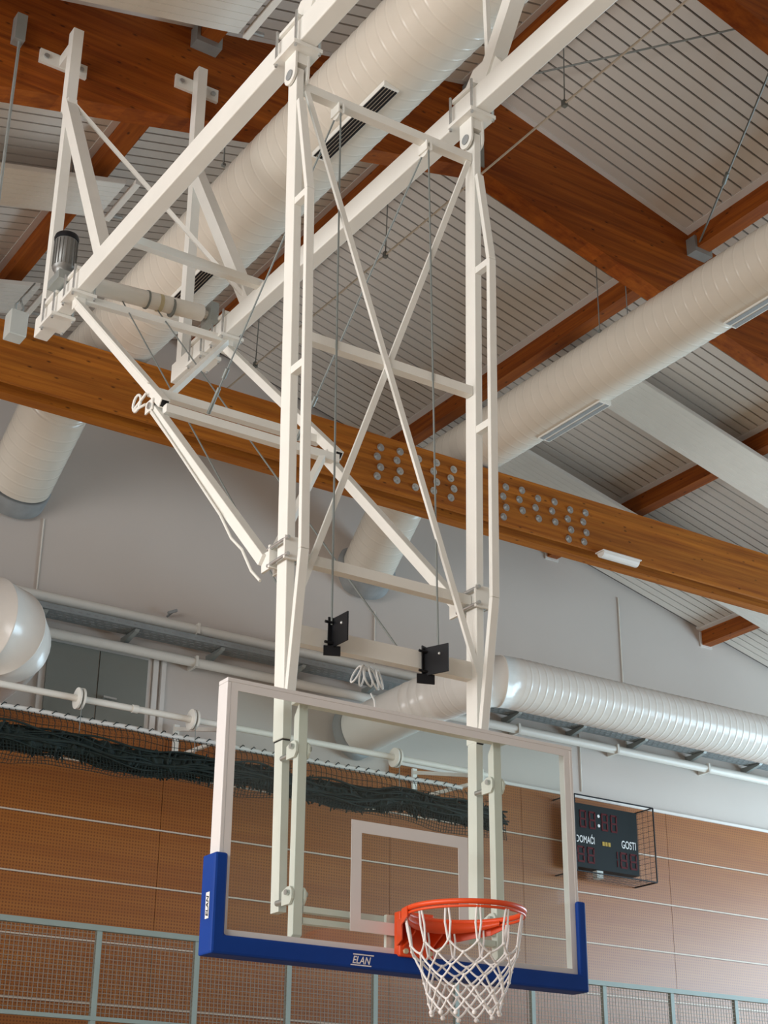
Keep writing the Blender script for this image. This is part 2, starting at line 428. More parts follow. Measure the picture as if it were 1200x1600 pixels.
# ------------------------------------------------------------------ wood facing of the end wall
cols = [-13.0, -6.3, -3.9, -1.5, 0.92, 3.32, 6.2, 8.12, 10.5, 12.9, 17.0]
rows = [2.70, 3.29, 3.885, 4.48, 5.075, 5.67, 6.265, 6.86]
YP = YW - .04
for i in range(len(cols) - 1):
    xa, xb = cols[i], cols[i+1]; mid = (xa + xb) / 2
    top = 6.70 if mid < 3.3 else 6.68 if mid < 6.2 else 6.85
    for j in range(len(rows) - 1):
        z0, z1 = rows[j], min(rows[j+1], top)
        MB().box((xa + .003, YP, z0 + .016), (xb - .003, YW - .002, z1 - (.0 if z1 == top else .004))).build('wood_panel', 'perforated_wood', wall_back)
    MB().box((xa + .006, YP, 0.1), (xb - .006, YW - .002, 2.68)).build('wood_panel', 'perforated_wood', wall_back)
MB().box((6.2, YP - .02, 6.85), (XR, YW - .002, 6.885)).build('cover_strip', 'trim_white', wall_back)
for z in rows[1:-1]:
    MB().box((XL, YP - .006, z - .001), (XR, YW - .003, z + .0145)).build('white_strip', 'strip_beige', wall_back)

# grey double door in the upper wall
door = struct('door_1', MB().box((1.83, YW - .03, 6.70), (3.10, YW - .003, 7.54)), 'trim_white')
for xa, xb in ((1.90, 2.47), (2.485, 3.04)):
    lf = MB().box((xa, YW - .055, 6.71), (xb, YW - .031, 7.49)).build('door_leaf', 'door_green', door)
    if xa > 2.2:
        h = MB().cyl((xa + .07, YW - .055, 6.98), (xa + .07, YW - .10, 6.98), .012, 8); h.bar((xa + .05, YW - .10, 6.98), (xa + .20, YW - .10, 6.975), .02)
        h.build('handle', 'zinc', lf)
MB().box((3.11, YW - .05, 6.70), (3.17, YW - .003, 7.55)).build('door_post', 'trim_white', door)
MB().box((3.21, YW - .05, 6.69), (3.26, YW - .003, 7.55)).build('door_post', 'trim_white', door)
# wall conduits
def conduit(x, z0, z1, label, r=.009):
    mb = MB().cyl((x, YW - .012, z0), (x, YW - .012, z1), r, 8)
    mb.build('wall_conduit', 'panel_white', None, label=label, category='conduit', group='thin conduits on the end wall')
conduit(1.72, 7.85, 8.85, 'thin white conduit running down the wall below the left duct')
conduit(5.98, 7.7, 8.7, 'thin white conduit running down the wall below the middle duct')
conduit(9.92, 7.7, 9.75, 'thin grey conduit dropping from the ceiling on the right of the wall')
conduit(9.12, 6.95, 7.7, 'thin conduit running down to the scoreboard')

# ------------------------------------------------------------------ ducts
def duct_rings(path, r, rib, h=.0028, ribbed=None, bend=.35, gores=4):
    """path of corner points -> rings; straight runs carry a seam every rib metres"""
    P_ = [Vector(p) for p in path]; segs = []; rg = []
    pts = []; n = len(P_)
    for i in range(n - 1):
        a, b = P_[i].copy(), P_[i+1].copy(); d = (b - a).normalized()
        if i > 0: a = a + d * min(bend, (b-a).length*.48)
        if i < n - 2: b = b - d * min(bend, (b-a).length*.48 if i == 0 else bend)
        segs.append((a, b, d))
    for i, (a, b, d) in enumerate(segs):
        L_ = (b - a).length
        if i == 0: rg.append((a, d, r))
        if ribbed is None or ribbed[i]:
            k = 1
            while k * rib < L_ - .03:
                for o_, hh in ((-.022, 0), (-.006, 0), (0, h), (.006, 0), (.022, 0)): rg.append((a + d * (k * rib + o_), d, r + hh))
                k += 1
        rg.append((b, d, r))
        if i < len(segs) - 1:
            rg.append(None)
            a2, _, d2 = segs[i+1]; corner = P_[i+1]
            for g in range(1, gores):
                t = g / gores
                c = b * (1-t)**2 + corner * 2*t*(1-t) + a2 * t*t
                dd = (d * (1-t) + d2 * t).normalized()
                rg.append((c, dd, r)); rg.append((c, dd, r + .005)); rg.append((c + dd * .012, dd, r + .005)); rg.append(None); rg.append((c + dd * .013, dd, r)); rg.append(None)
            rg.append((a2, d2, r)); rg.append(None)
    return rg
def flatten(mb):   # gored elbows look faceted along the bend; keep smooth shading round the pipe
    return mb
def grille(par, x, zbot, y0, y1, slots=5, w=.15):
    f = MB().box((x - w/2, y0, zbot - .022), (x + w/2, y1, zbot + .02)).build('grille_frame', 'cream_paint', par)
    for k in range(slots):
        sx_ = x - w/2 + w * (k + .5) / slots
        MB().box((sx_ - w/slots*.32, y0 + .02, zbot - .026), (sx_ + w/slots*.32, y1 - .02, zbot - .0215)).build('grille_slot', 'black_steel' if slots > 3 else 'gasket_grey', f)
def hanger(x, y, ztop, zlow, label, r=.006):
    mb = MB().cyl((x, y, ztop), (x, y, zlow), r, 6); mb.box((x-.015, y-.015, zlow-.012), (x+.015, y+.015, zlow+.012))
    mb.build('hanger_rod', 'cable_grey', None, label=label, category='rod', group='duct hanger rods')

dA = thing('air_duct', (1.33, 3, 9.7), 'big cream spiral air duct crossing the upper left diagonally to the wall', 'duct', 'spiral ducts under the roof')
rA = .352
MB().rings(duct_rings([(1.33, -8, 9.7), (1.33, 8.35, 9.7), (1.35, YW - .16, 9.15)], rA, .13, bend=.2, gores=3), 40).build('duct_pipe', 'duct_paint', dA)
e = Vector((1.35, YW, 9.12)); dd = Vector((0, .9, -.42)).normalized()
MB().rings([(e + dd * -.12, dd, rA + .006), (e + dd * -.115, dd, rA + .03), (e + dd * .08, dd, rA + .03)], 40).build('wall_collar', 'gasket_grey', dA)
grille(dA, 1.24, 9.355, 2.06, 3.06, w=.13); grille(dA, 1.26, 9.355, 4.83, 5.66, w=.13)
dB = thing('air_duct', (5.56, 3, 9.7), 'cream spiral air duct crossing the right side down to the wall', 'duct', 'spiral ducts under the roof')
rB = .315
MB().rings(duct_rings([(5.56, -8, 9.7), (5.56, 8.3, 9.7), (5.78, YW - .17, 9.2)], rB, .13, bend=.2, gores=3), 40).build('duct_pipe', 'duct_paint', dB)
e = Vector((5.81, YW, 9.15)); dd = Vector((.15, .9, -.40)).normalized()
MB().rings([(e + dd * -.16, dd, rB + .006), (e + dd * -.15, dd, rB + .05), (e + dd * .06, dd, rB + .05)], 40).build('wall_collar', 'gasket_grey', dB)
grille(dB, 5.62, 9.392, 1.9, 3.12, 2, w=.15); grille(dB, 5.65, 9.392, 4.86, 5.84, 2, w=.15)
hanger(1.02, 4.25, zc(1.02), 9.93, 'thin hanger rod above the left duct by the rafter')
hanger(5.36, 4.16, zc(5.36), 9.83, 'thin hanger rod above the right duct by the rafter')
hanger(5.3, 4.5, zc(5.3), 9.9, 'thin hanger rod above the right duct by the purlin')
dD = thing('air_duct', (9, 7.45, 7.3), 'shiny white spiral duct along the end wall bending into it', 'duct', 'ducts along the end wall')
rD = .282
MB().rings(duct_rings([(15.5, 7.45, 7.32), (6.10, 7.45, 7.31), (5.96, 8.45, 7.29), (5.68, YW - .02, 7.12)], rD, .105, ribbed=[1, 1, 0], bend=.3, gores=4), 40).build('duct_pipe', 'duct_white', dD)
e = Vector((5.68, YW - .02, 7.12)); dd = Vector((-.25, .95, -.15)).normalized()
MB().rings([(e + dd * -.09, dd, rD + .008), (e + dd * -.085, dd, rD + .03), (e + dd * .02, dd, rD + .03)], 40).build('wall_collar', 'gasket_grey', dD)
dC = thing('air_duct', (-3, 8.0, 7.0), 'white duct elbow at the left edge bending into the end wall', 'duct', 'ducts along the end wall')
MB().rings(duct_rings([(-6, 8.1, 7.05), (1.10, 8.1, 7.03), (1.05, YW - .05, 6.95)], .445, .11, ribbed=[1, 0], bend=.62, gores=4), 40).build('duct_pipe', 'duct_white', dC)
e = Vector((1.05, YW, 6.95)); dd = Vector((0, 1, 0)).normalized()
MB().rings([(e + dd * -.10, dd, .43), (e + dd * -.01, dd, .46)], 40).build('wall_collar', 'gasket_grey', dC)

# pipes and cable tray along the wall
def pipe(z, y, r, label):
    t = thing('wall_pipe', (2, y, z), label, 'pipe', 'white pipes along the end wall')
    MB().cyl((XL, y, z), (XR, y, z), r, 14).build('pipe', 'panel_white', t)
    for x in (-1.0, 3.55, 8.0, 9.6, 11.2):
        MB().box((x-.015, y-r-.006, z-r-.006), (x+.015, YW-.002, z+r+.006)).build('pipe_clip', 'panel_white', t)
pipe(7.92, 9.4, .055, 'upper white pipe along the end wall above the cable tray')
pipe(7.54, 9.4, .055, 'lower white pipe along the end wall under the cable tray')
tray = thing('cable_tray', (2, 9.3, 7.7), 'grey perforated cable tray between the two wall pipes', 'tray')
mb = MB().box((XL, 9.16, 7.70), (XR, 9.42, 7.706)); mb.box((XL, 9.155, 7.70), (XR, 9.161, 7.765)); mb.box((XL, 9.42, 7.70), (XR, 9.426, 7.765))
mb.build('tray_channel', 'tray_steel', tray)
mb = MB()
x = -1.0
while x < 13.5:
    mb.box((x, 9.152, 7.724), (x + .04, 9.1545, 7.736)); mb.box((x + .045, 9.2, 7.697), (x + .095, 9.23, 7.6995)); mb.box((x, 9.27, 7.697), (x + .05, 9.30, 7.6995)); mb.box((x + .045, 9.34, 7.697), (x + .095, 9.37, 7.6995)); x += .09
mb.build('tray_slots', 'gasket_grey', tray, kind='stuff')
for k in range(15):
    x = -1.4 + k * 1.03
    MB().prism([(9.17, 7.694), (YW - .002, 7.694), (YW - .002, 7.60), (9.2, 7.67)], 0, x, x + .05).build('tray_bracket', 'steel', tray)

# ------------------------------------------------------------------ radiant ceiling panels
def radiant(xa, xb, ya, yb, label, drop=.40, end=None):
    t = thing('radiant_panel', ((xa+xb)/2, (ya+yb)/2, zc((xa+xb)/2) - drop), label, 'panel', 'ribbed white panels hung under the roof')
    n = 8; w = (yb - ya) / n
    mb = MB()
    for k in range(n):
        y0_, y1_ = ya + k * w + .006, ya + (k+1) * w - .006
        mb.add([(xa, y0_, zc(xa)-drop), (xb, y0_, zc(xb)-drop), (xb, y1_, zc(xb)-drop), (xa, y1_, zc(xa)-drop), (xa, y0_, zc(xa)-drop+.03), (xb, y0_, zc(xb)-drop+.03), (xb, y1_, zc(xb)-drop+.03), (xa, y1_, zc(xa)-drop+.03)],
               [(0,3,2,1),(4,5,6,7),(0,1,5,4),(1,2,6,5),(2,3,7,6),(3,0,4,7)])
    mb.build('ribbed_sheet', 'panel_white', t)
    mb = MB(); mb.add([(xa, ya, zc(xa)-drop+.004), (xb, ya, zc(xb)-drop+.004), (xb, yb, zc(xb)-drop+.004), (xa, yb, zc(xa)-drop+.004), (xa, ya, zc(xa)-drop+.05), (xb, ya, zc(xb)-drop+.05), (xb, yb, zc(xb)-drop+.05), (xa, yb, zc(xa)-drop+.05)],
               [(0,3,2,1),(4,5,6,7),(0,1,5,4),(1,2,6,5),(2,3,7,6),(3,0,4,7)])
    mb.build('backing_sheet', 'panel_white', t)
    if end is not None:
        x = end; MB().bar((x, ya - .05, zc(x)-drop+.01), (x, yb + .02, zc(x)-drop+.01), .05, .05).build('header_pipe', 'cream_paint', t)
        MB().cyl((x, yb - .05, zc(x)-drop+.01), (x + .12, yb - .05, zc(x)-drop+.03), .02, 8).build('valve', 'zinc', t)
    for xx in (xa + .4, xb - .4):
        MB().cyl((xx, (ya+yb)/2, zc(xx)-drop+.05), (xx, (ya+yb)/2, zc(xx)), .006, 6).build('suspension_rod', 'cable_grey', t)
radiant(-6, .66, 2.72, 3.40, 'ribbed white heating panel cut off by the top edge, left of the rail', end=.74)
radiant(-6, .78, 5.75, 6.37, 'ribbed white heating panel behind the left hangers', end=.88)
radiant(-6, .80, 7.82, 8.45, 'ribbed white heating panel at the left edge just above the tie beam', end=.9)
radiant(6.1, 13.5, 5.60, 6.25, 'wide ribbed white heating panel below the right duct', drop=.40)
radiant(6.1, 13.5, 7.64, 8.30, 'ribbed white heating panel behind the tie beam on the right', drop=.40)

# ------------------------------------------------------------------ roof tie rods and small things on the ceiling
def rod(name, pts, r, mat, label, cat='rod', group='thin tie rods under the roof'):
    mb = MB().wire(pts, r, 6); return mb.build(name, mat, None, label=label, category=cat, group=group)
rod('tie_rod', [(3.33, -1, 10.5), (3.33, YW - .01, 10.5)], .011, 'duct_paint', 'long cream rod hung below the ridge')
for y, w_ in ((2.6, 'between the upper rafters'), (5.32, 'right of the crossed bars'), (7.9, 'far along near the tie beam')):
    mb = MB().cyl((3.36, y, zc(3.36) - PD), (3.33, y, 10.5), .006, 6); mb.box((3.31, y-.02, 10.47), (3.35, y+.02, 10.53))
    mb.build('rod_hanger', 'cable_grey', None, label='short grey drop hanger holding the cream rod ' + w_, category='hanger', group='drop hangers of the cream rod')
rod('brace_rod', [(3.46, 3.5, zc(3.46)-.15), (4.9, .9, zc(4.9)-.15)], .010, 'cable_grey', 'grey bracing rod climbing to the upper right from the ridge')
mb = MB().wire([(6.0, 3.75, zc(6.0)-.17), (4.3, .5, zc(4.3)-.15)], .010, 6); mb.cyl((5.62, 3.02, zc(5.62)-.166), (5.55, 2.9, zc(5.55)-.165), .02, 8)
mb.build('brace_rod', 'cable_grey', None, label='grey bracing rod with turnbuckle rising from the steel purlin shoe', category='rod', group='thin tie rods under the roof')
mb = MB().cyl((-.93, 3.84, 10.0), (-.93, 3.84, 8.5), .012, 8); mb.box((-.98, 3.80, 9.98), (-.90, 3.895, 10.22))
mb.build('hanging_rod', 'steel', None, label='grey rod with steel end block hanging from the rafter top left', category='rod')
t = thing('junction_box', (.12, 6.35, 8.99), 'small grey box hanging by a strap above the tie beam, far left', 'box')
MB().box((.04, 6.27, 9.0), (.20, 6.43, 9.25)).build('box_body', 'box_grey', t, bevel=.008)
MB().wire([(.10, 6.35, 9.25), (.09, 6.33, 9.33), (.13, 6.34, 9.40), (.17, 6.36, 9.33), (.15, 6.36, 9.25)], .012, 6).build('strap', 'steel', t)
MB().bar((.13, 6.34, 9.40), (.60, 7.4, 10.3), .012).build('support_arm', 'steel', t)
t = thing('emergency_light', (7.4, 6.6, 8.7), 'white curved light fitting under the front edge of the tie beam', 'light')
ring = []
mb = MB()
for k in range(9):
    a = math.pi * k / 8; ring.append((6.63 + .10 * math.cos(a) * .6, 8.722 - .10 * math.sin(a) * .6))
mb.prism(ring, 0, 7.06, 7.58); mb.build('light_cover', 'trim_white', t)
MB().box((7.04, 6.56, 8.722), (7.60, 6.70, 8.734)).build('mounting_plate', 'trim_white', t)

# ------------------------------------------------------------------ railing
rl = thing('gallery_railing', (5, 8.0, 3.4), 'grey-green steel railing with wire mesh infill below the wood wall', 'railing')
MB().bar((-3.7, 8.0, 4.345), (15, 8.0, 4.345), .06, .05).build('top_rail', 'rail_green', rl)
MB().bar((-3.7, 8.0, 3.57), (15, 8.0, 3.57), .04, .035).build('bottom_rail', 'rail_green', rl)
px = [-1.86 + .985 * k for k in range(15)]
for x in px: MB().box((x - .024, 7.985, 3.2), (x + .024, 8.035, 4.32)).build('railing_post', 'rail_green', rl)
for a, b in zip(px[:-1], px[1:]):
    mb = MB(); x = a + .03
    while x < b - .02: mb.box((x - .0022, 7.997, 3.59), (x + .0022, 8.0015, 4.32)); x += .042
    z = 3.62
    while z < 4.31: mb.box((a + .024, 7.992, z - .0022), (b - .024, 7.9965, z + .0022)); z += .042
    mb.build('mesh_panel', 'mesh_grey', rl)
struct('trim_1', MB().box((XL, 7.7, 2.9), (XR, YW-.045, 3.2)), 'plaster')

# ------------------------------------------------------------------ rolled safety net and its hoist shaft
YN = 8.2
sh = thing('net_hoist_shaft', (3, YN, 6.49), 'white line shaft with pulley discs above the gathered green net', 'shaft')
MB().cyl((-3.5, YN, 6.49), (6.62, YN, 6.49), .033, 14).build('shaft_tube', 'cream_paint', sh)
MB().cyl((2.32, YN, 6.49), (2.38, YN, 6.49), .041, 14).build('shaft_coupling', 'cream_paint', sh)
for x in (-.65, 1.77, 2.98, 5.40):
    d_ = MB().cyl((x - .028, YN, 6.49), (x - .010, YN, 6.49), .105, 28).build('pulley_disc', 'cream_paint', sh)
    MB().cyl((x + .012, YN, 6.49), (x + .030, YN, 6.49), .105, 28).build('pulley_disc', 'cream_paint', sh)
    MB().cyl((x - .010, YN, 6.49), (x + .012, YN, 6.49), .07, 20).build('pulley_core', 'gasket_grey', sh)
    MB().cyl((x, YN - .07, 6.49), (x, YN - .07, 6.12), .004, 6).build('lift_cord', 'cable_grey', sh)
for x, lb in ((3.42, 'white triangular wall bracket holding the net shaft at the left'), (6.52, 'white triangular wall bracket holding the net shaft behind the glass')):
    t = thing('shaft_bracket', (x, YN, 6.1), lb, 'bracket', 'brackets of the net shaft')
    MB().box((x - .03, 9.47, 6.44), (x + .03, 9.505, 6.83)).build('wall_plate', 'cream_paint', t)
    MB().bar((x, 9.47, 6.78), (x, YN + .03, 6.47), .04).build('bracket_arm', 'cream_paint', t)
    MB().bar((x, 9.47, 6.47), (x, YN + .03, 6.40), .035).build('bracket_strut', 'cream_paint', t)
    MB().box((x - .02, YN - .045, 6.38), (x + .02, YN + .045, 6.535)).build('shaft_bearing', 'cream_paint', t)
nt_ = thing('safety_net', (3, YN, 5.9), 'dark green safety net gathered up along a white rope', 'net')
MB().wire([(-3.5 + .25 * k, YN - .02, 6.285 + .006 * math.sin(k * 1.7)) for k in range(int(10.0 / .25))], .025, 8).build('head_rope', 'rope_white', nt_)
mb = MB(); x = -.6; k = 0
while x < 6.2:          # lashing turns on the rope
    mb.wire([(x - .03, YN - .045, 6.28), (x, YN - .048, 6.31), (x + .03, YN - .02, 6.315), (x + .05, YN + .01, 6.28), (x + .03, YN - .02, 6.25)], .005, 5); x += .125
mb.build('lashing', 'net_green', nt_)
mb = MB(); x = -.6
def nx(x, j): return x + .02 * math.sin(3 * x + j)
def gat_top(x): return 6.115 + .018 * math.sin(2.3 * x) + (.03 * math.exp(-((x - 1.78) / .25) ** 2)) + .04 * math.exp(-((x - 5.4) / .3) ** 2) + .004 * math.sin(9 * x)
def gat_bot(x):
    return 5.80 - .05 * math.sin(1.1 * x + .6) - .06 * math.exp(-((x - 3.6) / .6) ** 2) + .02 * math.sin(5 * x)
while x < 6.7:          # single net layer between rope and bundle
    mb.wire([(x, YN - .03, 6.28 if x < 6.25 else 6.28 - (x - 6.25) * .3), (x + .02, YN - .06, 6.2), (x + .01, YN - .08, gat_top(x) - .02)], .0035, 4); x += .062
for z_ in (6.235, 6.165):
    mb.wire([(-.6 + .1 * k, YN - .06 + .01 * math.sin(k), z_ + .008 * math.sin(k * .9)) for k in range(73)], .0035, 4)
mb.build('net_sheet', 'net_green', nt_, kind='stuff')
mb = MB(); rg = []      # dense folded core of the bundle
for k in range(260):
    x = -.65 + 7.40 * k / 259
    cz = gat_top(x) - .115 + .012 * math.sin(13 * x) + .008 * math.sin(31 * x + 1)
    rg.append([(x + random.uniform(-.012, .012), YN - .02 + (.11 + random.uniform(-.02, .02)) * math.cos(2*math.pi*i/16), cz + (.10 + random.uniform(-.016, .014)) * math.sin(2*math.pi*i/16)) for i in range(16)])
mb.add([p_ for r_ in rg for p_ in r_], [(k*16+i, k*16+(i+1) % 16, (k+1)*16+(i+1) % 16, (k+1)*16+i) for k in range(259) for i in range(16)])
mb.add(rg[0] + rg[-1], [tuple(range(15, -1, -1)), tuple(range(16, 32))])
mb.build('net_core', 'net_green', nt_, kind='stuff')
mb = MB()               # the gathered bundle: many slack folds of cord
for j in range(34):
    q = j / 33; ph = random.uniform(0, 6.28); am = random.uniform(.008, .024); fq = random.uniform(4, 11); yy = random.uniform(-.16, .12)
    pts = []
    for k in range(120):
        x = -.65 + 7.42 * k / 119
        t_, b_ = gat_top(x), gat_top(x) - .22 - .02 * math.sin(3 * x)
        pts.append((x, YN + yy + .03 * math.sin(fq * .7 * x + ph), t_ + (b_ - t_) * q + am * math.sin(fq * x + ph)))
    mb.wire(pts, random.uniform(.007, .014), 4)
for j in range(430):     # steep cords through the bundle
    x = random.uniform(-.62, 6.72); t_ = gat_top(x); yy = random.uniform(-.17, .12)
    mb.wire([(x, YN + yy, t_ - random.uniform(0, .05)), (x + random.uniform(-.05, .05), YN + yy * .8, t_ - .13), (x + random.uniform(-.08, .08), YN + yy * .5, t_ - random.uniform(.2, .28))], random.uniform(.006, .012), 4)
mb.build('net_bundle', 'net_green', nt_, kind='stuff')
mb = MB(); x = -.6      # loose skirt hanging out of the bundle
while x < 6.78:
    zb_ = gat_bot(x)
    mb.wire([(x, YN - .1, gat_top(x) - .18), (x + .012 * math.sin(7 * x), YN - .11, (gat_top(x) - .18 + zb_) / 2), (x + .02 * math.sin(5 * x), YN - .1, zb_)], .0032, 4); x += .034
for j in range(7):
    mb.wire([(-.6 + .123 * k, YN - .105, (gat_top(-.6 + .123 * k) - .18) * (1 - j / 6) + gat_bot(-.6 + .123 * k) * j / 6 + .008 * math.sin(k * 1.3 + j)) for k in range(61)], .0032, 4)
mb.build('net_skirt', 'net_green', nt_, kind='stuff')

# ------------------------------------------------------------------ scoreboard with cage
sb = thing('scoreboard', (9.3, 9.35, 5.95), 'black electronic scoreboard with dark red digits on the wood wall', 'scoreboard')
SX0, SX1, SZ0, SZ1, SY = 8.75, 9.80, 5.93, 6.72, 9.30
MB().box((SX0, SY, SZ0), (SX1, SY + .14, SZ1)).build('scoreboard_housing', 'score_black', sb)
def seg_digit(x, z, w, h, only_one=False):
    mb = MB(); t = w * .2; y0_, y1_ = SY - .006, SY - .001
    def sg(x0, z0, x1, z1): mb.box((x0, y0_, z0), (x1, y1_, z1))
    g = t * .25
    for zz in (z, z + h/2):
        sg(x + w - t, zz + t/2 + g, x + w, zz + h/2 - t/2 - g + (t/2 if zz > z else 0))
        if not only_one: sg(x, zz + t/2 + g, x + t, zz + h/2 - t/2 - g)
    if not only_one:
        for zz in (z, z + h/2 - t/2, z + h - t): sg(x + g, zz, x + w - g, zz + t)
    mb.build('digit', 'segment_red', sb)
for x in (8.86, 9.01, 9.21, 9.36): seg_digit(x, 6.42, .105, .22)
for z in (6.475, 6.595): MB().cyl((9.165, SY - .006, z), (9.165, SY - .001, z), .02, 10).build('colon_dot', 'letter_white', sb)
text('lettering', 'DOMAĆI', 'letter_white', sb, (8.785, SY - .001, 6.235), (1, 0, 0), (0, 0, 1), .088, squash=.62, bold=.012)
text('lettering', 'GOSTI', 'letter_white', sb, (9.52, SY - .001, 6.245), (1, 0, 0), (0, 0, 1), .098, squash=.62, bold=.012)
for k in range(3): MB().box((9.21 + .047 * k, SY - .005, 6.235), (9.245 + .047 * k, SY - .001, 6.285)).build('period_lamp', 'lamp_yellow', sb)
for x in (8.80, 8.96): seg_digit(x, 5.99, .115, .20)
seg_digit(9.39, 5.99, .06, .20, True)
for x in (9.49, 9.65): seg_digit(x, 5.99, .115, .20)
MB().box((9.12, SY + .02, 5.83), (9.22, SY + .1, 5.925)).build('connector_box', 'box_grey', sb)
cg = thing('wire_cage', (9.3, 9.2, 5.8), 'dark wire protection cage around the scoreboard', 'cage')
cx0, cx1, cz0, cz1, cyf = 8.62, 9.90, 5.83, 6.76, 9.10
mb = MB()
mb.bar((cx0, cyf, cz0), (cx1, cyf, cz0), .014); mb.bar((cx0, cyf, cz1), (cx1, cyf, cz1), .014); mb.bar((cx1, cyf, cz0), (cx1, cyf, cz1), .014); mb.bar((cx0, cyf, cz0), (cx0, cyf, cz1), .014)
for x in (cx0, cx1):
    for z in (cz0, cz1): mb.bar((x, cyf, z), (x, YP, z), .014)
mb.build('cage_frame', 'black_steel', cg)
mb = MB()
x = cx0 + .065
while x < cx1: mb.bar((x, cyf, cz0), (x, YP, cz0), .003); x += .065
z = cz0 + .065
while z < cz1: mb.bar((cx1, cyf, z), (cx1, YP, z), .003); z += .065
for y in (9.2, 9.3, 9.4): mb.bar((cx0, y, cz0), (cx1, y, cz0), .003); mb.bar((cx1, y, cz0), (cx1, y, cz1), .003)
mb.build('cage_wires', 'black_steel', cg)

# ------------------------------------------------------------------ ceiling rails carrying the backstop
XB = .56
ZRL, ZRR = 7.535, 7.61
def railz(s): return ZRL if s < 0 else ZRR
rf = thing('ceiling_rail_frame', (0, 2, 7.46), 'pair of cream steel ceiling rails with V-shaped hangers', 'frame')
for s in (-1, 1):
    x = s * XB; z = railz(s); ye = 3.70 if s < 0 else 3.87
    MB().box((x - .05, -4.0, z - .075), (x + .05, ye, z + .075)).build('rail', 'cream_paint', rf, bevel=.006)
    # hanger post, diagonal leg, bolted cross plate
    h = MB().box((x - .035, ye - .12, z + .07), (x + .035, ye - .04, 9.45)).build('hanger_post', 'cream_paint', rf)
    zt = 10.12 if s < 0 else 10.40
    MB().box((x - .04, ye - .09, 9.38), (x + .04, ye, zt)).build('hanger_post', 'cream_paint', rf)
    MB().bar((x, 2.68 + (.1 if s > 0 else 0), z + .06), (x, ye - .05, 9.44), .095, .085, ref=(1, 0, 0)).build('hanger_leg', 'cream_paint', rf)
    pl = MB().box((x - .19, 3.872, zt - .20), (x + .19, 3.899, zt - .08)).build('cross_plate', 'cream_paint', rf)
    MB().box((x - .035, ye - .02, zt - .19), (x + .035, 3.9, zt - .09)).build('plate_stub', 'cream_paint', rf)
    for xx in (x - .14, x + .14):
        MB().cyl((xx, 3.872, zt - .14), (xx, 3.855, zt - .14), .022, 8).build('bolt', 'zinc', pl)
    # near hanger
    MB().bar((x, .08, z + .07), (x, -1.66, 10.35), .09, .09, ref=(1, 0, 0)).build('hanger_leg', 'cream_paint', rf)
    MB().bar((x, .05, z + .15), (x, .12, 10.8), .028, .028, ref=(1, 0, 0)).build('hanger_rod', 'cream_paint', rf)
    MB().prism([(.30, z + .07), (.16, z + .22), (-.02, z + .22), (-.12, z + .07)], 0, x - .03, x + .03).build('gusset', 'cream_paint', rf)
MB().bar((-XB, 2.30, 7.50), (XB, 2.58, 7.70), .055).build('cross_tube', 'cream_paint', rf)
MB().bar((-XB, 3.62, 9.46), (XB, 2.80, 7.70), .028).build('diagonal_rod', 'cream_paint', rf)

